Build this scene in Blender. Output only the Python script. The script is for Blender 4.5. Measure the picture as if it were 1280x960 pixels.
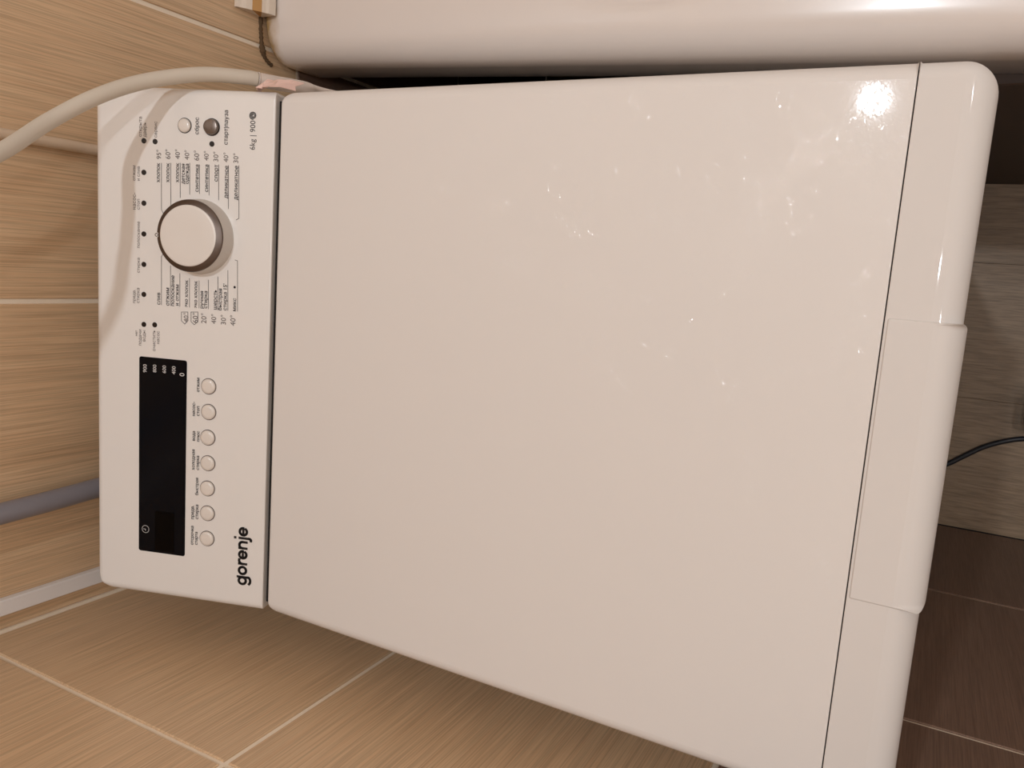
import bpy, bmesh, math, random
from mathutils import Vector, Matrix
random.seed(7)
for o in list(bpy.data.objects): bpy.data.objects.remove(o)
C = bpy.context.scene.collection
S = bpy.context.scene
PI = math.pi
# ---------------------------------------------------------------- camera
cd = bpy.data.cameras.new('camera'); cam = bpy.data.objects.new('camera', cd); C.objects.link(cam)
cd.sensor_width = 36; cd.lens = 997.254/1280*36; cd.clip_start = .0005; cd.clip_end = 20
Rr = ((0.07062398,-0.88171945,-0.46645801),(-0.98682972,-0.12998297,0.09628876),(-0.14553126,0.45351433,-0.87928687))
CX, CY, CZ = Vector(Rr[0]), -Vector(Rr[1]), -Vector(Rr[2])
CP = Vector((0.2863, -0.4400, 1.3202))
M = Matrix((CX, CY, CZ)).transposed().to_4x4(); M.translation = CP
cam.matrix_world = M
S.camera = cam
# ---------------------------------------------------------------- world and exposure
w = bpy.data.worlds.new('world'); S.world = w; w.use_nodes = True
w.node_tree.nodes['Background'].inputs[0].default_value = (1,.8,.62,1)
w.node_tree.nodes['Background'].inputs[1].default_value = .022
S.view_settings.view_transform = 'Standard'; S.view_settings.look = 'None'
S.view_settings.gamma = 1; S.view_settings.use_curve_mapping = False
S.view_settings.exposure = -0.2
LAMP_COL = (.86, .93, 1.0)
LAMPS = [((.726,-.257,2.5), 1.25), ((.354,-.773,2.5), .5), ((.80,-1.35,2.5), .7), ((.22,-1.5,2.5), .5)]  # last two lamps are added fill
LAMP_POWER = 6.6
# ---------------------------------------------------------------- materials
def lin(c):
    return tuple(((v/255)/12.92 if v/255 <= .04045 else ((v/255+.055)/1.055)**2.4) for v in c)
def mat(name, col, rough=.5, metal=0, coat=0, spec=.5, emit=None, ior=1.5):
    m = bpy.data.materials.new(name); m.use_nodes = True
    b = m.node_tree.nodes['Principled BSDF']
    b.inputs['Base Color'].default_value = (*lin(col), 1)
    b.inputs['Roughness'].default_value = rough; b.inputs['Metallic'].default_value = metal
    b.inputs['Specular IOR Level'].default_value = spec; b.inputs['Coat Weight'].default_value = coat
    b.inputs['Coat Roughness'].default_value = .08
    if emit: b.inputs['Emission Color'].default_value = (*emit[0],1); b.inputs['Emission Strength'].default_value = emit[1]
    return m
def nod(m, t): return m.node_tree.nodes.new(t)
def lk(m, a, b): m.node_tree.links.new(a, b)
def bsdf(m): return m.node_tree.nodes['Principled BSDF']
def add_bump(m, scale, strength, detail=3, dist=.001, rough=None):
    tc = nod(m,'ShaderNodeTexCoord'); n = nod(m,'ShaderNodeTexNoise'); n.inputs['Scale'].default_value = scale
    n.inputs['Detail'].default_value = detail
    bp = nod(m,'ShaderNodeBump'); bp.inputs['Strength'].default_value = strength; bp.inputs['Distance'].default_value = dist
    lk(m, tc.outputs['Object'], n.inputs['Vector']); lk(m, n.outputs['Fac'], bp.inputs['Height']); lk(m, bp.outputs['Normal'], bsdf(m).inputs['Normal'])
def grain_mat(name, c1, c2, scl, streak, rough=.45, rnd=.10, bump=.15, c3=None):
    """wood-look grain: noise stretched along one axis (scl = object-space scale), tone shifts per object"""
    m = mat(name, c1, rough); b = bsdf(m)
    tc = nod(m,'ShaderNodeTexCoord'); oi = nod(m,'ShaderNodeObjectInfo')
    ad = nod(m,'ShaderNodeVectorMath'); ad.operation = 'ADD'
    mu = nod(m,'ShaderNodeVectorMath'); mu.operation = 'SCALE'; mu.inputs['Scale'].default_value = 13.7
    cb = nod(m,'ShaderNodeCombineXYZ'); 
    for i in range(3): lk(m, oi.outputs['Random'], cb.inputs[i])
    lk(m, cb.outputs[0], mu.inputs[0]); lk(m, tc.outputs['Object'], ad.inputs[0]); lk(m, mu.outputs[0], ad.inputs[1])
    mp = nod(m,'ShaderNodeMapping'); mp.inputs['Scale'].default_value = scl; lk(m, ad.outputs[0], mp.inputs['Vector'])
    n1 = nod(m,'ShaderNodeTexNoise'); n1.inputs['Scale'].default_value = 1; n1.inputs['Detail'].default_value = 5; n1.inputs['Roughness'].default_value = .65
    lk(m, mp.outputs[0], n1.inputs['Vector'])
    mp2 = nod(m,'ShaderNodeMapping'); mp2.inputs['Scale'].default_value = [s*streak for s in scl]; lk(m, ad.outputs[0], mp2.inputs['Vector'])
    n2 = nod(m,'ShaderNodeTexNoise'); n2.inputs['Scale'].default_value = 1; n2.inputs['Detail'].default_value = 2
    lk(m, mp2.outputs[0], n2.inputs['Vector'])
    r1 = nod(m,'ShaderNodeValToRGB'); r1.color_ramp.elements[0].position = .3; r1.color_ramp.elements[1].position = .7
    r1.color_ramp.elements[0].color = (*lin(c2),1); r1.color_ramp.elements[1].color = (*lin(c1),1)
    lk(m, n1.outputs['Fac'], r1.inputs[0])
    r2 = nod(m,'ShaderNodeMapRange'); r2.inputs['From Min'].default_value = .35; r2.inputs['From Max'].default_value = .6
    r2.inputs['To Min'].default_value = .80; r2.inputs['To Max'].default_value = 1.04
    lk(m, n2.outputs['Fac'], r2.inputs['Value'])
    hv = nod(m,'ShaderNodeHueSaturation'); lk(m, r1.outputs[0], hv.inputs['Color'])
    mr = nod(m,'ShaderNodeMapRange'); mr.inputs['To Min'].default_value = 1-rnd; mr.inputs['To Max'].default_value = 1+rnd
    lk(m, oi.outputs['Random'], mr.inputs['Value'])
    mm = nod(m,'ShaderNodeMath'); mm.operation = 'MULTIPLY'; lk(m, r2.outputs[0], mm.inputs[0]); lk(m, mr.outputs[0], mm.inputs[1])
    lk(m, mm.outputs[0], hv.inputs['Value']); lk(m, hv.outputs[0], b.inputs['Base Color'])
    bp = nod(m,'ShaderNodeBump'); bp.inputs['Strength'].default_value = bump; bp.inputs['Distance'].default_value = .0006
    lk(m, n2.outputs['Fac'], bp.inputs['Height']); lk(m, bp.outputs[0], b.inputs['Normal'])
    return m
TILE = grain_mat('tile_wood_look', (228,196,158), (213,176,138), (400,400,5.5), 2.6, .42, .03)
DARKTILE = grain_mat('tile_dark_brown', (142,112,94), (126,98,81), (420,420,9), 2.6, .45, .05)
LAMINATE = grain_mat('laminate_grey_brown', (162,136,108), (136,112,86), (190,14,190), 2.6, .5, .06)
GROUT = mat('grout_beige', (248,232,210), .9); add_bump(GROUT, 300, .3)
WHITE = mat('enamel_white', (220,213,207), .55, coat=.3, spec=.15); bsdf(WHITE).inputs['Coat Roughness'].default_value = .04
LIDM = mat('enamel_lid', (226,219,213), .5, coat=.38, spec=.2)
bsdf(LIDM).inputs['Coat Roughness'].default_value = .05
PANELM = mat('plastic_panel', (230,224,218), .42, coat=.25)
add_bump(PANELM, 60, .05)
BATHM = mat('acrylic_bath', (230,222,216), .25, coat=.5)
def scratch(m, strength):
    """fine crossing wiping scratches in the clear coat"""
    tc = nod(m,'ShaderNodeTexCoord'); out = None
    for k, (a, s1) in enumerate(((.35, 1), (1.25, 1.15), (2.2, .9), (2.8, 1.05))):
        rt = nod(m,'ShaderNodeVectorRotate'); rt.rotation_type = 'Z_AXIS'; rt.inputs['Angle'].default_value = a
        n0 = nod(m,'ShaderNodeTexNoise'); n0.inputs['Scale'].default_value = 14; lk(m, tc.outputs['Object'], n0.inputs['Vector'])
        mx = nod(m,'ShaderNodeMix'); mx.data_type = 'VECTOR'; mx.inputs['Factor'].default_value = .025
        lk(m, tc.outputs['Object'], mx.inputs[4]); lk(m, n0.outputs['Color'], mx.inputs[5]); lk(m, mx.outputs[1], rt.inputs['Vector'])
        sc = nod(m,'ShaderNodeVectorMath'); sc.operation = 'MULTIPLY'; sc.inputs[1].default_value = (70*s1, 1500*s1, 1); lk(m, rt.outputs[0], sc.inputs[0]); rt = sc
        n = nod(m,'ShaderNodeTexNoise'); n.inputs['Scale'].default_value = 1; n.inputs['Detail'].default_value = 0; lk(m, rt.outputs[0], n.inputs['Vector'])
        mr = nod(m,'ShaderNodeMapRange'); mr.inputs['From Min'].default_value = .60; mr.inputs['From Max'].default_value = .74; lk(m, n.outputs['Fac'], mr.inputs['Value'])
        if out is None: out = mr.outputs[0]
        else:
            ad = nod(m,'ShaderNodeMath'); ad.operation = 'MAXIMUM'; lk(m, out, ad.inputs[0]); lk(m, mr.outputs[0], ad.inputs[1]); out = ad.outputs[0]
    bp = nod(m,'ShaderNodeBump'); bp.inputs['Strength'].default_value = strength; bp.inputs['Distance'].default_value = .0002
    lk(m, out, bp.inputs['Height']); lk(m, bp.outputs[0], bsdf(m).inputs['Coat Normal'])
scratch(LIDM, .35)
SILVER = mat('satin_silver', (206,198,190), .4, .35)
DARKMETAL = mat('dark_chrome_ring', (104,92,85), .36, .9)
KNOBCAP = mat('knob_cap', (228,220,212), .35, .1)
BUTTON = mat('button_pearl', (226,216,206), .3, coat=.4)
GREYBTN = mat('start_button_grey', (120,108,100), .25, .8)
BLACKG = mat('display_glass', (6,8,14), .15, spec=.15)
BLACKW = mat('display_window', (1,1,2), .15, spec=.12)
INK = mat('print_dark_grey', (50,42,40), .6)
INKL = mat('print_light_grey', (98,86,81), .6)
INKB = mat('print_black', (26,22,22), .5)
INKW = mat('print_white', (214,210,206), .5)
HOLE = mat('indicator_black', (22,12,8), .3)
DARK = mat('dark_gap', (30,24,20), .8)
CABLE = mat('cable_pale_grey', (206,194,178), .5); add_bump(CABLE, 90, .08)
SLEEVE = mat('cable_clear_sleeve', (212,196,184), .25, coat=.6)
PINK = mat('pink_plastic', (232,196,184), .3, coat=.4)
PIPEG = mat('pipe_blue_grey', (138,134,140), .4)
PIPEW = mat('strip_white', (240,234,230), .5)
PIPEB = mat('conduit_beige', (214,190,164), .5)
BLKCABLE = mat('black_rubber', (38,38,42), .4)
PURPLE = mat('purple_black_plastic', (38,22,42), .3)
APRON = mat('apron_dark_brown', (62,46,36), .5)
CEIL = mat('ceiling_white', (226,220,212), .8)
WOODW = mat('painted_wood', (228,212,194), .45); WOODO = mat('bare_ochre_wood', (190,142,84), .55)
add_bump(WOODW, 120, .3); add_bump(WOODO, 120, .4)
JOINT_BROWN = mat('brown_joint', (92,70,46), .9); add_bump(JOINT_BROWN, 200, .8)
# stained, yellowed acrylic near the joint by the wall
def stain_bath(m):
    tc = nod(m,'ShaderNodeTexCoord'); sx = nod(m,'ShaderNodeSeparateXYZ'); lk(m, tc.outputs['Object'], sx.inputs[0])
    n = nod(m,'ShaderNodeTexNoise'); n.inputs['Scale'].default_value = 70; n.inputs['Detail'].default_value = 4; lk(m, tc.outputs['Object'], n.inputs['Vector'])
    mr = nod(m,'ShaderNodeMapRange'); mr.inputs['From Min'].default_value = .788; mr.inputs['From Max'].default_value = .815; lk(m, sx.outputs[1], mr.inputs['Value'])
    mu = nod(m,'ShaderNodeMath'); mu.operation = 'MULTIPLY'; lk(m, mr.outputs[0], mu.inputs[0]); lk(m, n.outputs['Fac'], mu.inputs[1])
    r = nod(m,'ShaderNodeValToRGB'); e = r.color_ramp.elements; e[0].position = .08; e[0].color = (*lin((232,221,213)),1); e[1].position = .42; e[1].color = (*lin((186,150,100)),1)
    lk(m, mu.outputs[0], r.inputs[0]); lk(m, r.outputs[0], bsdf(m).inputs['Base Color'])
stain_bath(BATHM)
# ---------------------------------------------------------------- mesh helpers
def link(name, me, m, parent=None, smooth=False):
    o = bpy.data.objects.new(name, me); C.objects.link(o)
    if m is not None:
        if not me.materials: me.materials.append(m)
    if smooth:
        for p in me.polygons: p.use_smooth = True
    if parent: o.parent = parent
    return o
def from_bm(name, bm, m, parent=None, smooth=False, autos=None):
    me = bpy.data.meshes.new(name); bmesh.ops.recalc_face_normals(bm, faces=bm.faces[:]); 
    if autos is not None:
        for e in bm.edges:
            if len(e.link_faces) == 2 and e.calc_face_angle(0) > autos: e.smooth = False
        smooth = True
    bm.to_mesh(me); bm.free()
    return link(name, me, m, parent, smooth)
def tag(o, label=None, cat=None, group=None, kind=None):
    if label: o['label'] = label
    if cat: o['category'] = cat
    if group: o['group'] = group
    if kind: o['kind'] = kind
    return o
def empty(name, loc=(0,0,0)):
    o = bpy.data.objects.new(name, None); o.location = loc; o.empty_display_size = .05; C.objects.link(o); return o
def box(bm, x0,x1,y0,y1,z0,z1, bev=0, seg=2):
    r = bmesh.ops.create_cube(bm, size=1)
    for v in r['verts']: v.co = Vector((x0+(v.co.x+.5)*(x1-x0), y0+(v.co.y+.5)*(y1-y0), z0+(v.co.z+.5)*(z1-z0)))
    if bev:
        ed = list({e for v in r['verts'] for e in v.link_edges})
        bmesh.ops.bevel(bm, geom=ed, offset=bev, segments=seg, affect='EDGES', profile=.5)
def rrect(x0,x1,y0,y1, r, n=8):
    """ccw outline with per-corner radii r = (x0y0, x1y0, x1y1, x0y1); returns points and outward normals"""
    pts = []
    for (cx,cy,a0,rr) in ((x0,y0,PI,r[0]),(x1,y0,1.5*PI,r[1]),(x1,y1,0,r[2]),(x0,y1,.5*PI,r[3])):
        ox = cx + (rr if cx==x0 else -rr); oy = cy + (rr if cy==y0 else -rr)
        for k in range(n+1):
            a = a0 + k/n*PI/2; pts.append((Vector((ox+rr*math.cos(a), oy+rr*math.sin(a))), Vector((math.cos(a), math.sin(a)))))
    return pts
def slab(bm, outline, z0, z1, fil, nseg=6, bottom=True):
    """rounded slab; fil(point, normal) -> fillet radius of the top edge"""
    rings = [[bm.verts.new((p.x,p.y,z0)) for p,_ in outline]]
    for k in range(nseg+1):
        t = k/nseg*PI/2
        rings.append([bm.verts.new((p.x-n.x*fil(p,n)*(1-math.cos(t)), p.y-n.y*fil(p,n)*(1-math.cos(t)), z1-fil(p,n)*(1-math.sin(t)))) for p,n in outline])
    L = len(outline)
    for a,b in zip(rings, rings[1:]):
        for i in range(L): bm.faces.new((a[i],a[(i+1)%L],b[(i+1)%L],b[i]))
    tf = bm.faces.new(rings[-1])
    for e in tf.edges: e.smooth = False
    if bottom: bm.faces.new(rings[0][::-1])
def slab2(bm, outline, z0, z1, fx0, fx1, fy0, fy1, nseg=8):
    """rounded slab with its own top fillet on each side"""
    xs_ = [p.x for p,_ in outline]; ys_ = [p.y for p,_ in outline]
    ax, bx, ay, by = min(xs_)+fx0, max(xs_)-fx1, min(ys_)+fy0, max(ys_)-fy1
    rings = [[bm.verts.new((p.x,p.y,z0)) for p,_ in outline]]
    for k in range(nseg+1):
        t = k/nseg*PI/2; R_ = []
        for p,n in outline:
            q = Vector((min(max(p.x,ax),bx), min(max(p.y,ay),by)))
            f = (n.x*n.x)*(fx0 if n.x < 0 else fx1)+(n.y*n.y)*(fy0 if n.y < 0 else fy1)
            c = p.lerp(q, 1-math.cos(t)); R_.append(bm.verts.new((c.x,c.y,z1-f*(1-math.sin(t)))))
        rings.append(R_)
    L = len(outline)
    for a,b in zip(rings, rings[1:]):
        for i in range(L): bm.faces.new((a[i],a[(i+1)%L],b[(i+1)%L],b[i]))
    tf = bm.faces.new(rings[-1]); bm.faces.new(rings[0][::-1])
    for e in tf.edges: e.smooth = False
    bmesh.ops.remove_doubles(bm, verts=bm.verts[:], dist=2e-6)
def lathe(bm, prof, seg=64, mx=None):
    rings = []
    for r,z in prof:
        rings.append([bm.verts.new((r*math.cos(2*PI*i/seg), r*math.sin(2*PI*i/seg), z)) for i in range(seg)] if r > 1e-6 else [bm.verts.new((0,0,z))])
    for a,b in zip(rings, rings[1:]):
        for i in range(seg):
            j = (i+1)%seg
            f = [a[i%len(a)], a[j%len(a)], b[j%len(b)], b[i%len(b)]]
            u = []
            for v in f:
                if v not in u: u.append(v)
            if len(u) > 2: bm.faces.new(u)
    if mx is not None: bmesh.ops.transform(bm, matrix=mx, verts=[v for r in rings for v in r])
def catmull(P, n=10):
    P = [Vector(p) for p in P]; Q = [2*P[0]-P[1]]+P+[2*P[-1]-P[-2]]; out = []
    for i in range(1, len(Q)-2):
        for k in range(n):
            t = k/n; a,b,c,d = Q[i-1:i+3]
            out.append(.5*((2*b)+(c-a)*t+(2*a-5*b+4*c-d)*t*t+(-a+3*b-3*c+d)*t**3))
    return out+[P[-1]]
def tube(bm, P, r, seg=16):
    P = [Vector(p) for p in P]; rf = r if callable(r) else (lambda t: r)
    T = [(P[min(i+1,len(P)-1)]-P[max(i-1,0)]).normalized() for i in range(len(P))]
    u = T[0].orthogonal().normalized(); rings = []
    for i,(p,t) in enumerate(zip(P,T)):
        u = (u-t*u.dot(t)).normalized(); v = t.cross(u); rr = rf(i/(len(P)-1))
        rings.append([bm.verts.new(p+rr*(u*math.cos(2*PI*k/seg)+v*math.sin(2*PI*k/seg))) for k in range(seg)])
    for a,b in zip(rings, rings[1:]):
        for i in range(seg): bm.faces.new((a[i],a[(i+1)%seg],b[(i+1)%seg],b[i]))
    bm.faces.new(rings[0][::-1]); bm.faces.new(rings[-1])
def text_mesh(bm, txt, x, y, width, mode, z=0.0, height=None, offset=0.0):
    """append the flat letters of txt to bm: baseline start (x,y), stretched to the given width"""
    cu = bpy.data.curves.new('t','FONT'); cu.body = txt; cu.size = 1; cu.offset = offset; cu.resolution_u = 3
    ob = bpy.data.objects.new('t', cu); C.objects.link(ob)
    dg = bpy.context.evaluated_depsgraph_get(); me = bpy.data.meshes.new_from_object(ob.evaluated_get(dg))
    xs = [v.co.x for v in me.vertices]; x0, x1 = min(xs), max(xs)
    sx = width/(x1-x0); sy = height or sx*1.02
    b2 = bmesh.new(); b2.from_mesh(me); b2.verts.index_update()
    seen = set()                              # the font's letter н fills badly: rebuild it from its three bars
    for v0 in list(b2.verts):
        if not v0.is_valid or v0 in seen: continue
        isl, st = {v0}, [v0]
        while st:
            v = st.pop()
            for e in v.link_edges:
                o2 = e.other_vert(v)
                if o2 not in isl: isl.add(o2); st.append(o2)
        seen |= isl
        fs = {f for v in isl for f in v.link_faces}
        if len(isl) == 12 and len(fs) == 13:
            vs = [v.co.copy() for v in sorted(isl, key=lambda v: v.index)]
            bmesh.ops.delete(b2, geom=list(isl), context='VERTS')
            for k in (0,4,8): seen.update(f for f in b2.faces.new([b2.verts.new(c) for c in vs[k:k+4]]).verts)
    for v in b2.verts: v.co = Vector((x+(v.co.x-x0)*sx, y+v.co.y*sy, z))
    me2 = bpy.data.meshes.new('tt'); b2.to_mesh(me2); b2.free(); bm.from_mesh(me2)
    bpy.data.meshes.remove(me2); bpy.data.objects.remove(ob); bpy.data.curves.remove(cu); bpy.data.meshes.remove(me)
# ================================================================ SETTING
XL, YB = -.048, .216                       # left wall and back wall planes
X1, Y1, HC = 1.22, -1.75, 2.5
def wall_slab(name, x0,x1,y0,y1,z0,z1, m):
    bm = bmesh.new(); box(bm, x0,x1,y0,y1,z0,z1); return tag(from_bm(name, bm, m), kind='structure')
REC = .0015
wl = wall_slab('wall_left', XL-.08, XL-REC, Y1-.08, YB+.08, 0, HC, GROUT)
wb = wall_slab('wall_back', XL-REC, X1+.08, YB+REC, YB+.08, 0, HC, GROUT)
wr = wall_slab('wall_right', X1, X1+.08, Y1, YB, 0, HC, mat('wall_right_paint', (226,214,202), .6))
wf = wall_slab('wall_front', XL-REC, X1+.08, Y1-.08, Y1, 0, HC, mat('wall_front_paint', (226,214,202), .6))
fl = wall_slab('floor', XL-REC, X1+.0, Y1, YB, -.08, -.001, DARK)
ce = wall_slab('ceiling', XL-.08, X1+.08, Y1-.08, YB+.08, HC, HC+.08, CEIL)
G = .0021
zs = [.0, .307, .640, .973, 1.306, 1.639, 1.972, 2.305, HC]
zb = [.0, .287, .620]+zs[3:]
mesh_cache = {}
def tile(parent, kind, a0, a1, z0, z1):
    """one wall tile; a runs along the wall"""
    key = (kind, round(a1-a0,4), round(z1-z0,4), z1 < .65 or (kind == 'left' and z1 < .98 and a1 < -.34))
    if key not in mesh_cache:
        bm = bmesh.new(); w_, h_ = a1-a0, z1-z0
        if kind == 'back': box(bm, 0,w_, -REC,.004, 0,h_)
        else: box(bm, -.004,REC, 0,w_, 0,h_)
        ed = [e for e in bm.edges if all((v.co.y < 0 if kind=='back' else v.co.x > 0) for v in e.verts)]
        bmesh.ops.bevel(bm, geom=ed, offset=.0007, segments=1, affect='EDGES')
        me = bpy.data.meshes.new('tile'); bm.to_mesh(me); bm.free()
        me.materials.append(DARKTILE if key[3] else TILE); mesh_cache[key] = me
    o = bpy.data.objects.new('tile', mesh_cache[key]); C.objects.link(o)
    o.location = (a0, YB+REC, z0) if kind == 'back' else (XL-REC, a0, z0)
    o.parent = parent
tag(link('trim_1', (lambda b: (box(b, XL-REC,XL+.0022,YB-.0022,YB+REC,0,HC), (lambda me: (b.to_mesh(me), me)[1])(bpy.data.meshes.new('trim_1')))[1])(bmesh.new()), GROUT), kind='structure')
xs = [XL+.0024, .230, .495, .760, 1.025, X1]
for i in range(len(xs)-1):
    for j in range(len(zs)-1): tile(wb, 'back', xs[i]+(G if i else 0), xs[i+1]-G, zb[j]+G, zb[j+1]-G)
ys = [Y1]+[-.069-.278*k for k in range(5,-1,-1)]+[YB-.0015]
for i in range(len(ys)-1):
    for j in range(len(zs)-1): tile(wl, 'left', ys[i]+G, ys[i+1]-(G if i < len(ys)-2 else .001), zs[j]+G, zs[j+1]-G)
# laminate boards of the floor, running towards the back wall
px = [XL+.001, .145, .338, .531, .724, .917, 1.110, X1]
for i in range(len(px)-1):
    yy = [Y1, -.95-.12*(i%2)+.2*(i%3), YB]
    for j in range(2):
        bm = bmesh.new(); box(bm, px[i]+.00012, px[i+1]-.00012, yy[j]+.00012, yy[j+1]-.00012, -.006, 0, .0003, 1)
        o = from_bm('plank', bm, LAMINATE, fl)
# ceiling downlights; the last two are added to fill the walls
for ((p, k), where) in zip(LAMPS, ('over the edge of the bathtub', 'in front of the washing machine', 'added as fill over the front of the bathtub', 'added as fill by the left wall at the front')):
    t = empty('ceiling_light', p)
    tag(t, 'small round recessed ceiling spotlight '+where, 'ceiling light', 'recessed ceiling spotlights')
    bm = bmesh.new(); lathe(bm, [(.031,0),(.031,-.004),(.045,-.004),(.047,0),(.047,.004),(.031,.004),(.031,0)], 32); from_bm('trim_ring', bm, SILVER, t, autos=.6)
    em = mat('lamp_glass', (255,240,220), .4, emit=(LAMP_COL, 12*k))
    bm = bmesh.new(); lathe(bm, [(0,-.001),(.025,-.001),(.025,.003),(0,.003)], 32); from_bm('lens', bm, em, t)
    ld = bpy.data.lights.new('spot','AREA'); ld.shape = 'DISK'; ld.size = .05; ld.energy = LAMP_POWER*k; ld.color = LAMP_COL
    lo = bpy.data.objects.new('ceiling_light_source', ld); C.objects.link(lo); lo.location = (0,0,-.006); lo.parent = t
# ================================================================ BATHTUB
def bathtub():
    t = empty('bathtub', (.47,-.6,0))
    tag(t, 'white acrylic bathtub with a broad rounded rim along the right of the washing machine', 'bathtub')
    rot = math.atan2(.481-.455, .685)
    X0, X1b, Y0, Y1b, ZT = .4805, 1.20, -1.30, .2150, .675
    def pt(x, y):                                                # the tub sits slightly askew
        return x + (y-Y1b)*math.tan(rot)*(1-(x-X0)/(X1b-X0)), y
    n = 40
    def ring(inset, z, rad):
        o = rrect(X0+inset, X1b-inset, Y0+inset, Y1b-min(inset,.028)*.15-max(0,inset-.028), (rad,)*4, 12)   # the end at the wall is nearly square
        pts = []
        for i,(p,_) in enumerate(o):                              # subdivide the long sides
            q = o[(i+1)%len(o)][0]; m_ = 160 if i % 13 == 12 else 1
            for k in range(m_): pts.append(p.lerp(q, k/m_))
        out = []
        for p in pts:
            x, y = pt(p.x, p.y)
            e = max(0, min(1, (1.0-math.hypot((x-.63)/.131, (y+.205)/.16))/.07)); e = e*e*(3-2*e)
            out.append((x-.47, y+.6, z-(.004*e if z > ZT-.01 else 0)))
        return out
    bm = bmesh.new(); rings = []
    def add(inset, z, rad): rings.append([bm.verts.new(c) for c in ring(inset, z, rad)])
    add(.012, ZT-.075, .012); add(.0, ZT-.075, .012); add(.0, ZT-.03, .012)
    for k in range(1,9):
        a = k/8*PI/2; add(.028*(1-math.cos(a)), ZT-.028+.026*math.sin(a), .012+.010*k/8)
    for k in range(1,13): add(.028+k*.0035, ZT-.002+.002*math.sin(k/12*PI/2), .03+k*.003)
    add(.075, ZT, .09); add(.085, ZT-.004, .11); add(.092, ZT-.014, .12)
    for k in range(1,6): add(.095+.012*k, ZT-.02-.07*k, .14+.005*k)
    add(.19, ZT-.42, .16); add(.26, ZT-.43, .1)
    L = len(rings[0])
    for a,b in zip(rings, rings[1:]):
        for i in range(L): bm.faces.new((a[i],a[(i+1)%L],b[(i+1)%L],b[i]))
    bm.faces.new(rings[-1])
    from_bm('tub', bm, BATHM, t, smooth=True)
    # dark brown apron under the rim
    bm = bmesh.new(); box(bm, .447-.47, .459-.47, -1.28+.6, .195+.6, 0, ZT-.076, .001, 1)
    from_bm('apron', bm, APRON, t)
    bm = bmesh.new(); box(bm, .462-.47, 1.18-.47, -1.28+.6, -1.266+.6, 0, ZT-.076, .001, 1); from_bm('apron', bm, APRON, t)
bathtub()
# uneven dark brown line filling the gap between tub and wall
bm = bmesh.new(); P = catmull([(.479,.2150,.660),(.484,.2152,.669),(.492,.2148,.674),(.505,.2150,.676),(.523,.2150,.677),(.60,.2150,.677)], 8); tube(bm, P, lambda t: .0020+.0014*math.exp(-((t-.38)/.08)**2)+.0005*math.sin(t*90), 8)
tag(from_bm('sealant_joint', bm, JOINT_BROWN, smooth=True), 'dark brown sealant line in the gap between bathtub and tiled wall', 'sealant')
# painted wooden moulding lying in the corner of rim and wall
def moulding():
    t = empty('wooden_moulding', (.523,.2,.676)); tag(t, 'short white wooden moulding with worn ochre stripes in the corner above the bathtub', 'moulding')
    prof = [(.2155,.712),(.2125,.712),(.2105,.708),(.2075,.704),(.205,.6985),(.2025,.6945),(.2000,.6905),(.1985,.6865),(.1965,.684),(.195,.6765),(.2155,.6765)]
    prof = [(y-.2, z-.676) for y,z in prof]
    def strip(name, ids, m):
        bm = bmesh.new(); n = 10
        ax = [0+k/n*.30 for k in range(n+1)]
        P = [prof[i] for i in ids]; rs = [[bm.verts.new((a,y,z)) for y,z in P] for a in ax]; L = len(P)
        for a,b in zip(rs, rs[1:]):
            for i in range(L): bm.faces.new((a[i],a[(i+1)%L],b[(i+1)%L],b[i]))
        bm.faces.new(rs[0]); bm.faces.new(rs[-1][::-1])
        return from_bm(name, bm, m, t)
    strip('moulding_face', [0,1,2,3,4,10], WOODW)
    strip('bare_edge', [4,5,6,10], WOODO)
    strip('moulding_foot', [6,7,8,9,10], WOODW)
moulding()
# ================================================================ WASHING MACHINE
wm = empty('washing_machine', (.2,-.16,0)); OX = Vector((.2,-.16,0))
tag(wm, 'white top-loading washing machine with sloping control panel and closed lid', 'washing machine')
H = .87
def wpart(name, bm, m, **k):
    bmesh.ops.translate(bm, verts=bm.verts[:], vec=-OX); return from_bm(name, bm, m, wm, **k)
bm = bmesh.new(); slab(bm, rrect(.004,.396,-.447,.128,(.016,.016,.006,.006)), .022, H-.019, lambda p,n: .003, 2); wpart('cabinet', bm, WHITE, autos=.6)
for x in (.05,.35):
    for y in (-.40,.09):
        bm = bmesh.new(); lathe(bm, [(0,0),(.020,0),(.020,.008),(.012,.012),(.012,.03),(0,.03)], 20, Matrix.Translation((x,y,0))); wpart('foot', bm, BLKCABLE, autos=.6)
# lid
YS = -.4185
bm = bmesh.new(); slab2(bm, rrect(0,.4,YS+.00025,-.0022,(.001,.001,.009,.009)), H-.017, H, .009,.009,.0004,.0035); wpart('lid', bm, LIDM, autos=.7)
# fixed front rail, rounded over at the front; the grip sits proud in its middle
def rail(x0, x1, y0, z1, rc, pr=0):
    bm = bmesh.new()
    slab(bm, rrect(x0,x1,y0,YS-.0008,(rc[0],rc[1],.0015,.0015),10), H-.017 if not pr else H-.03, z1, lambda p,n: max(.0012, .0155*max(0,-n.y)**.7) if (rc[0] > .01 or rc[1] > .01 or pr) else .0012, 8)
    return bm
def rail_f(p, n): return .0012 if n.y > .3 else .0155*max(0,-n.y) + .005*abs(n.x)
bm = bmesh.new(); slab2(bm, rrect(0,.4,-.4545,YS-.00035,(.016,.016,.001,.001),10), H-.0175, H, .009,.009,.0150,.0004, 10); wpart('front_rail', bm, WHITE, autos=.7)
bm = bmesh.new(); slab2(bm, rrect(.1232,.2738,-.4566,YS-.0018,(.0035,.0035,.001,.001),6), H-.03, H+.0009, .0012,.0012,.0155,.0007, 10); wpart('lid_grip', bm, WHITE, autos=.7)
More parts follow.
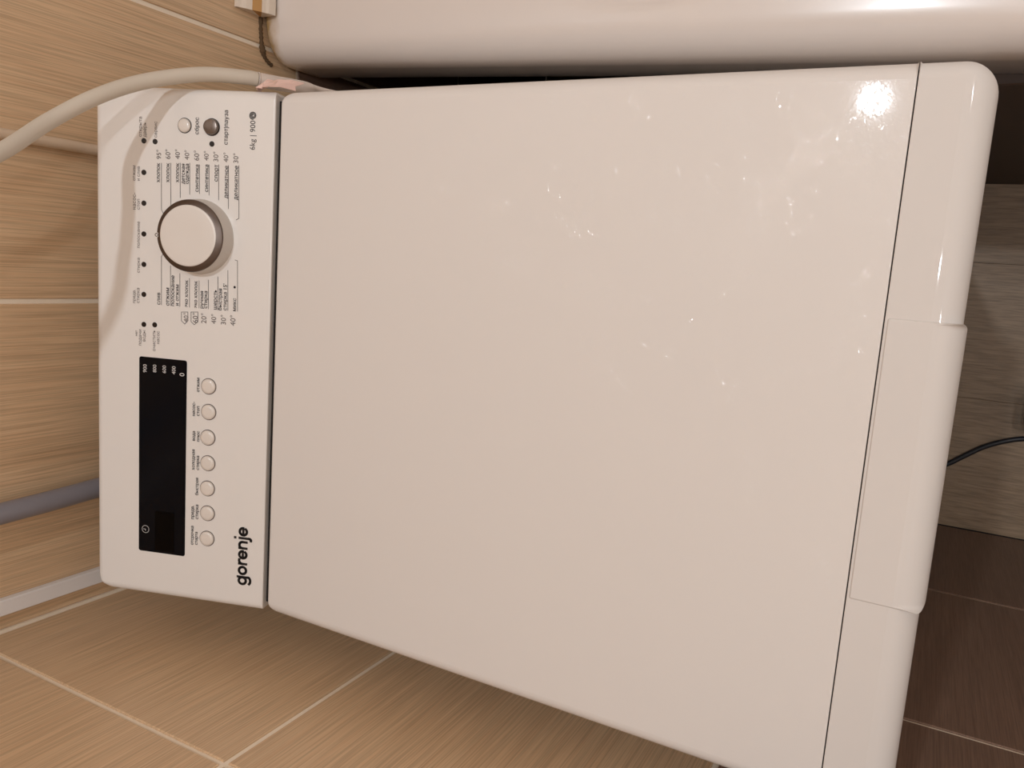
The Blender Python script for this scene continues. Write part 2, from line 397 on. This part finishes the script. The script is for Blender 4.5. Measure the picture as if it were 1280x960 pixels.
bm = bmesh.new(); box(bm, .004,.396, YS-.004, YS+.004, H-.0185, H-.0040); wpart('lid_seam', bm, DARK)
# control panel: local frame (a along x, b up the slope, h off the surface)
Ud = Vector((0,.1388,.0455)).normalized(); Nd = Vector((1,0,0)).cross(Ud)
PM = Matrix((Vector((1,0,0)), Ud, Nd)).transposed().to_4x4(); PM.translation = Vector((0,0,H))-OX
def ppart(name, bm, m, parent=None, **k):
    bmesh.ops.transform(bm, matrix=PM, verts=bm.verts[:])
    o = from_bm(name, bm, m, parent or wm, **k); return o
bm = bmesh.new(); slab2(bm, rrect(0,.4,.0015,.1485,(.003,.003,.014,.014),8), -.020, 0, .0065,.0065,.0012,.0065)
panel = ppart('control_panel', bm, PANELM, autos=.7)
bm = bmesh.new()                                          # wedge under the panel
for x in (.003,.397):
    pass
vs = [[bm.verts.new((x,y,z)) for y,z in ((.006,H-.0185),(.128,H-.0185),(.136,H+.024),(.006,H-.0183))] for x in (.003,.397)]
for i in range(4): bm.faces.new((vs[0][i],vs[0][(i+1)%4],vs[1][(i+1)%4],vs[1][i]))
bm.faces.new(vs[0]); bm.faces.new(vs[1][::-1]); wpart('panel_support', bm, WHITE)
bm = bmesh.new(); box(bm, .006,.394,-.006,.006,H-.0185,H-.006); wpart('panel_seam', bm, DARK)
TEXTS=[
("открыта",0.36296,0.10817,0.01455,"s"),("дверь",0.36283,0.10453,0.01077,"s"),("сервис",0.36292,0.09564,0.01161,"s"),("отжим",0.33030,0.11339,0.01126,"s"),("и слив",0.33049,0.10972,0.01066,"s"),("насос-",0.30882,0.11301,0.01257,"s"),("стоп",0.30901,0.10965,0.00778,"s"),("полоскание",0.28002,0.10958,0.01997,"s"),("стирка",0.26109,0.10951,0.01132,"s"),("предв.",0.23736,0.11319,0.01053,"s"),("стирка",0.23762,0.10978,0.01175,"s"),("нет",0.21189,0.11141,0.00439,"s"),("подачи",0.20463,0.10796,0.01256,"s"),("воды",0.20807,0.10454,0.00878,"s"),("очистить",0.20128,0.09597,0.01629,"s"),("насос",0.20722,0.09258,0.01000,"s"),("сброс",0.36671,0.06183,0.01206,"m"),("старт|пауза",0.36026,0.03844,0.02455,"m"),("6kg | 900",0.35752,0.01679,0.02076,"l"),("хлопок",0.33018,0.09312,0.01414,"p"),("хлопок",0.33060,0.08520,0.01411,"p"),("хлопок",0.33101,0.07732,0.01408,"p"),("детская",0.33008,0.07273,0.01465,"p"),("одежда",0.33025,0.06946,0.01464,"p"),("синтетика",0.32481,0.06128,0.01989,"p"),("синтетика",0.32524,0.05349,0.01984,"p"),("спорт",0.33325,0.04581,0.01221,"p"),("деликатное",0.32142,0.03764,0.02356,"p"),("деликатное",0.32071,0.02962,0.02468,"p"),("95°",0.34730,0.09222,0.00673,"t"),("60°",0.34766,0.08467,0.00701,"t"),("40°",0.34804,0.07681,0.00699,"t"),("40°",0.34782,0.06918,0.00698,"t"),("60°",0.34763,0.06119,0.00725,"t"),("40°",0.34800,0.05344,0.00695,"t"),("30°",0.34779,0.04570,0.00694,"t"),("40°",0.34760,0.03768,0.00692,"t"),("30°",0.34742,0.02969,0.00691,"t"),("слив",0.23776,0.09212,0.00924,"p"),("отжим",0.23773,0.08457,0.01352,"p"),("полоскание",0.23775,0.08039,0.02327,"p"),("и отжим",0.23836,0.07653,0.01593,"p"),("эко хлопок",0.23772,0.06899,0.02047,"p"),("эко хлопок",0.23772,0.06120,0.02043,"p"),("ручная",0.23781,0.05610,0.01311,"p"),("стирка",0.23807,0.05279,0.01310,"p"),("шерсть",0.23778,0.04487,0.01490,"p"),("быстрая",0.23749,0.04079,0.01639,"p"),("стирка 15'",0.23781,0.03676,0.02000,"p"),("микс",0.23781,0.02905,0.00970,"p"),("40°",0.22605,0.06843,0.00709,"t"),("60°",0.22609,0.06041,0.00769,"t"),("20°",0.22635,0.05342,0.00767,"t"),("40°",0.22671,0.04526,0.00735,"t"),("30°",0.22676,0.03720,0.00733,"t"),("40°",0.22649,0.02931,0.00793,"t"),("отжим",0.17259,0.05831,0.01102,"b"),("насос-",0.15319,0.06175,0.01113,"b"),("стоп",0.15357,0.05800,0.00763,"b"),("вода",0.13334,0.06145,0.00771,"b"),("плюс",0.13309,0.05770,0.00834,"b"),("холодная",0.10969,0.06153,0.01652,"b"),("стирка",0.11012,0.05773,0.01134,"b"),("быстрая",0.08948,0.05813,0.01405,"b"),("предв.",0.06924,0.06162,0.01123,"b"),("стирка",0.06972,0.05783,0.01188,"b"),("отсрочка",0.04790,0.06171,0.01566,"b"),("старта",0.04835,0.05820,0.01067,"b"),("0",0.28959,0.09280,0.00301,"t"),("900",0.18388,0.10306,0.00634,"w"),("800",0.18464,0.09481,0.00601,"w"),("600",0.18477,0.08660,0.00600,"w"),("400",0.18458,0.07842,0.00630,"w"),("0",0.18370,0.07092,0.00252,"w"),("gorenje",0.02002,0.01534,0.04803,"g"),]
LINES=[
[(0.34438,0.09185),(0.31006,0.09160),(0.30659,0.08958)],[(0.34476,0.08415),(0.31348,0.08386)],[(0.34513,0.07642),(0.31985,0.07614)],[(0.34551,0.06872),(0.32264,0.06842)],[(0.34473,0.06077),(0.32367,0.06046)],[(0.34511,0.05301),(0.32293,0.05264)],[(0.34549,0.04528),(0.31984,0.04480)],[(0.34530,0.03744),(0.31383,0.03679)],[(0.34571,0.02907),(0.30728,0.02821),(0.30598,0.03030)],[(0.27644,0.09035),(0.27456,0.09134),(0.23783,0.09107)],[(0.26840,0.08372),(0.23781,0.08344)],[(0.26287,0.07584),(0.23781,0.07557)],[(0.25980,0.06781),(0.23782,0.06753)],[(0.25856,0.05983),(0.23784,0.05952)],[(0.25973,0.05211),(0.23784,0.05175)],[(0.26270,0.04440),(0.23754,0.04394)],[(0.26810,0.03632),(0.23788,0.03570)],[(0.27628,0.03063),(0.27582,0.02867),(0.23789,0.02783)],[(0.23361,0.07418),(0.23403,0.06882),(0.22726,0.06873),(0.22457,0.07139),(0.22682,0.07410),(0.23361,0.07418)],[(0.23424,0.06615),(0.23469,0.06048),(0.22732,0.06037),(0.22461,0.06334),(0.22686,0.06605),(0.23424,0.06615)],]
LEDS =[(0.36011,0.10648),(0.35994,0.09723),(0.33688,0.10639),(0.31399,0.10630),(0.29085,0.10621),(0.26776,0.10612),(0.24472,0.10604),(0.22143,0.10595),(0.22187,0.09673),(0.36026,0.05101)]
BTN =[(0.17774,0.05055),(0.15753,0.05022),(0.13707,0.05056),(0.11647,0.05022),(0.09598,0.05023),(0.07565,0.04989),(0.05476,0.04990)]
RS =[(0.37257,0.07315),(0.37233,0.05122)]
DISP =[(0.19625,0.10998),(0.19613,0.06902),(0.03749,0.06916),(0.03687,0.10953)]
WIN =[(0.07169,0.09548),(0.07310,0.07865),(0.03965,0.07832),(0.03876,0.09528)]
CLK =[(0.05593,0.10353),(0.38190,0.01872),(0.25587,0.03051)]

# display
bm = bmesh.new(); slab(bm, rrect(.0372,.1962,.0691,.1098,(.0018,)*4,4), -.001, .0003, lambda p,n: .0002, 2); disp = ppart('display', bm, BLACKG, panel, autos=.7)
bm = bmesh.new(); slab(bm, rrect(.0391,.0724,.0784,.0954,(.001,)*4,3), .0, .0005, lambda p,n: .0001, 1); ppart('display_window', bm, BLACKW, panel, autos=.7)
# knob
ka, kb = .2917, .0603
def at(a, b, h=0): return Matrix.Translation((a,b,h))
bm = bmesh.new(); lathe(bm, [(0,0),(.0281,0),(.0278,.0012),(.0272,.0028),(.0268,.0105),(.0264,.0118)], 96, at(ka,kb)); knob = ppart('program_knob', bm, SILVER, panel, autos=.5)
bm = bmesh.new(); lathe(bm, [(.0264,.0118),(.0266,.0124),(.0262,.0132),(.0229,.0152),(.0222,.0153)], 96, at(ka,kb)); ppart_k = ppart('knob_ring', bm, DARKMETAL, panel, autos=.5)
bm = bmesh.new(); lathe(bm, [(.0226,.0150),(.0222,.0156),(.0212,.0157),(.010,.0153),(0,.0152)], 96, at(ka,kb)); ppart('knob_cap', bm, KNOBCAP, panel, autos=.9)
# buttons
def button(name, a, b, r, m, label=None, dome=.0016):
    bm = bmesh.new(); lathe(bm, [(r+.0006,.0000),(r+.0006,.00025),(r+.0001,.00025),(r+.0001,0)], 40, at(a,b)); sl = ppart('button_gap', bm, HOLE if name != 'button' else INKL, panel)
    bm = bmesh.new(); lathe(bm, [(r,0),(r,.0009),(r-.0005,dome),(r*.6,dome+.0003),(0,dome+.0004)], 40, at(a,b)); o = ppart(name, bm, m, panel, autos=.9)
    if label: o['label'] = label
for a,b in BTN: button('button', a, b, .0058, BUTTON)
button('reset_button', *RS[0], .0050, BUTTON, 'white reset button')
button('start_button', *RS[1], .0058, GREYBTN, 'dark grey metallic start button', .0030)
for a,b in LEDS:
    bm = bmesh.new(); lathe(bm, [(.0020,0),(.0020,.0003),(.0017,.0006),(0,.0006)], 20, at(a,b)); ppart('indicator_lamp', bm, HOLE, panel)
# printed legends
Hh = {'s':.0044,'m':.0056,'p':.0050,'t':.0062,'b':.0042,'w':.0056,'l':.0070}
bms = {'d':bmesh.new(), 'l':bmesh.new(), 'b':bmesh.new(), 'w':bmesh.new(), 'g':bmesh.new()}
for (t_, a, b, w_, c) in TEXTS:
    if c == 'g': continue
    k = {'s':'l','t':'l','w':'w'}.get(c, 'd')
    hh = None
    if c == 'b': k = 'b'
    if t_ == '0' and c == 't':
        continue
    for q, (du, dv) in enumerate(((0,0),(.00007,.00004),(-.00007,-.00004)) if c in 'pbm' else ((0,0),)):
        text_mesh(bms[k], t_, a+du, b+dv, w_, c, z=(.0006 if c == 'w' else .0002)+q*.00002, height=hh)
def stroke(bm, P, wd, z=.0002):
    for p,q in zip(P, P[1:]):
        p, q = Vector(p), Vector(q); d = (q-p).normalized(); n = Vector((-d.y,d.x))*wd/2; p = p-d*wd/2; q = q+d*wd/2
        bm.faces.new([bm.verts.new((c.x,c.y,z)) for c in (p+n,p-n,q-n,q+n)])
def arc(bm, a, b, r0, r1, t0, t1, wd, z=.0002, n=24):
    P = [(a+(r0+(r1-r0)*k/n)*math.cos(t0+(t1-t0)*k/n), b+(r0+(r1-r0)*k/n)*math.sin(t0+(t1-t0)*k/n)) for k in range(n+1)]
    stroke(bm, P, wd, z)
def brand(bm, a, b, width, xh):
    s = .26; h_ = s/2
    def A(cx, cy, rx, ry, t0, t1, n=22): return [(cx+rx*math.cos(math.radians(t0+(t1-t0)*k/n)), cy+ry*math.sin(math.radians(t0+(t1-t0)*k/n))) for k in range(n+1)]
    G = {'g': ([A(.5,.5,.37,.37,0,360), [(.90,1-h_*.1),(.90,-.10)]+A(.52,-.10,.38,.24,0,-150,12)], 1.13),
         'o': ([A(.5,.5,.38,.37,0,360)], 1.10),
         'r': ([[(.14,h_),(.14,1-h_)], A(.50,.50,.36,.38,175,75,10)], .66),
         'e': ([A(.5,.5,.38,.37,2,318), [(.2,.5),(.82,.5)]], 1.08),
         'n': ([[(.14,h_),(.14,1-h_)], A(.48,.53,.34,.35,180,0,16)+[(.82,h_)]], 1.05),
         'j': ([[(.20,1-h_),(.20,-.12)]+A(.02,-.12,.18,.20,0,-100,8), [(.20,1.34),(.20,1.36)]], .42)}
    tot = sum(G[c][1] for c in 'gorenje')-.08; kx = width/(tot*1.0); x = 0
    for c in 'gorenje':
        for P in G[c][0]: stroke(bm, [(a+(x+p[0])*kx, b+p[1]*xh) for p in P], s*xh*.95)
        x += G[c][1]
brand(bms['g'], .0200, .0150, .0480, .0080)
for l in LINES: stroke(bms['d'], l, .00036)
arc(bms['d'], *CLK[1], .0006, .0028, 0, 5*PI, .0006, n=50)
arc(bms['w'], *CLK[0], .0030, .0030, 0, 2*PI, .0004, .0006, 30); stroke(bms['w'], [(CLK[0][0]-.0012,CLK[0][1]),CLK[0],(CLK[0][0],CLK[0][1]+.0018)], .0004, .0006)
arc(bms['d'], CLK[2][0], CLK[2][1], .0004, .0004, 0, 2*PI, .0009, n=8)
for nm, k, m_ in (('programme_legend','d',INK),('indicator_legend','l',INKL),('button_legend','b',INKB),('display_legend','w',INKW),('brand_lettering','g',INKB)):
    tag(ppart(nm, bms[k], m_, panel), kind='stuff')
bm = bmesh.new(); lathe(bm, [(.0018,.0125),(.0018,.0142),(0,.0142)], 20, at(.2908,.0862)); ppart('pointer_mark', bm, KNOBCAP, panel)
bm = bmesh.new(); arc(bm, .2908, .0862, .0011, .0011, 0, 2*PI, .0004, .0144, 20); ppart('pointer_zero', bm, INKB, panel)
# ================================================================ HOSES, CABLES
def wp(u, v, D): return CP + D*(CX*((u-640)/997.254) - CY*((v-480)/997.254) - CZ)
ex = Vector((1,0,0))
cbl = empty('power_cable', (.416,.03,.75))
tag(cbl, 'thick pale grey cable arching over the back right corner of the washing machine', 'cable')
def rel(P, o): return [Vector(p)-o for p in P]
path = [(.17,.206,1.66),(.20,.175,1.44),(.245,.105,1.26),(.290,.078,1.125),(.3135,.0825,1.055),(.3344,.0880,1.0163),(.3594,.0948,.9812),(.381,.0861,.9527),(.3974,.0757,.923),(.409,.0565,.8907),(.4122,.0385,.8650),(.4123,.0335,.857)]
bm = bmesh.new(); tube(bm, catmull(rel(path, cbl.location), 10), .0053, 20); from_bm('cable_jacket', bm, CABLE, cbl, smooth=True)
path = [(.4123,.0335,.857),(.4122,.0272,.8444),(.4142,.0235,.818),(.4161,.0306,.7909),(.424,.05,.70),(.424,.10,.55),(.42,.15,.40)]
P = catmull(rel(path, cbl.location), 14)
bm = bmesh.new(); tube(bm, P, lambda t: .0053, 20); from_bm('clear_sleeve', bm, SLEEVE, cbl, smooth=True)
bm = bmesh.new(); tube(bm, P[:2], .0056, 20); from_bm('sleeve_end', bm, SLEEVE, cbl, smooth=True)
# crumpled pink film stuck beside the cable
bm = bmesh.new(); n = 9; g = []
random.seed(3)
for i in range(n):
    for j in range(4):
        a = i/(n-1); x = .4015+.0024*j+random.uniform(-.0006,.0006); y = .024-.034*a; z = .864+.013*math.sin(a*PI)**.5-.003*j + random.uniform(-.002,.002)
        g.append(bm.verts.new((x,y,z)))
for i in range(n-1):
    for j in range(3): bm.faces.new((g[i*4+j],g[i*4+j+1],g[i*4+j+5],g[i*4+j+4]))
o = from_bm('plastic_film', bm, PINK); tag(o, 'crumpled pink plastic film wedged beside the cable behind the lid corner', 'plastic film')
sm = o.modifiers.new('s','SOLIDIFY'); sm.thickness = .0005
# pipes on the back wall
def pipe(name, P, r, m, label, cat):
    bm = bmesh.new(); tube(bm, P, r, 24); return tag(from_bm(name, bm, m, autos=.8), label, cat)
pipe('drain_hose', catmull([(.048,.2015,1.9),(.0555,.2015,1.2),(.0605,.2015,.95),(.0640,.2015,.86),(.070,.2015,.70),(.074,.2015,.35),(.06,.1985,.06)],8), .0088, PIPEG, 'blue-grey drain hose hanging on the back wall behind the control panel', 'hose')
pipe('conduit', [(.3550+.0042,.2095,HC-.01),(.3550+.0042,.2095,.02)], .0046, PIPEB, 'thin beige pipe on the back wall passing behind the grey cable', 'pipe')
bm = bmesh.new(); box(bm, -.0308,-.0170,.2085,YB-.0005,.01,HC-.01,.0008,1)
tag(from_bm('trunking_strip', bm, PIPEW), 'flat off-white plastic strip on the back wall next to the corner', 'trunking')
# things on the floor in front
path = [(-.005,-.38,.004),(.018,-.445,.004),(.0436,-.4855,.004),(.0610,-.5075,.004),(.0782,-.5301,.004),(.091,-.555,.004),(.0976,-.5765,.004),(.104,-.61,.012)]
bm = bmesh.new(); tube(bm, catmull(path,10), .0036, 14)
tag(from_bm('floor_cable', bm, BLKCABLE, smooth=True), 'thin black cable on the floor running out from under the washing machine', 'cable')
ap = empty('electric_appliance', (.14,-.64,0)); tag(ap, 'dark purple appliance lying on the floor at the right edge of the picture', 'appliance')
bm = bmesh.new(); slab(bm, rrect(-.034,.035,-.10,.068,(.02,.02,.02,.02)), .0, .055, lambda p,n: .018, 6); from_bm('casing', bm, PURPLE, ap, autos=.7)
bm = bmesh.new(); P = [(.065+.028*math.cos(t/20*2*PI), .045+.028*math.sin(t/20*2*PI), .004) for t in range(21)]; tube(bm, P, .0036, 10); from_bm('hanging_loop', bm, PIPEB, ap, smooth=True)
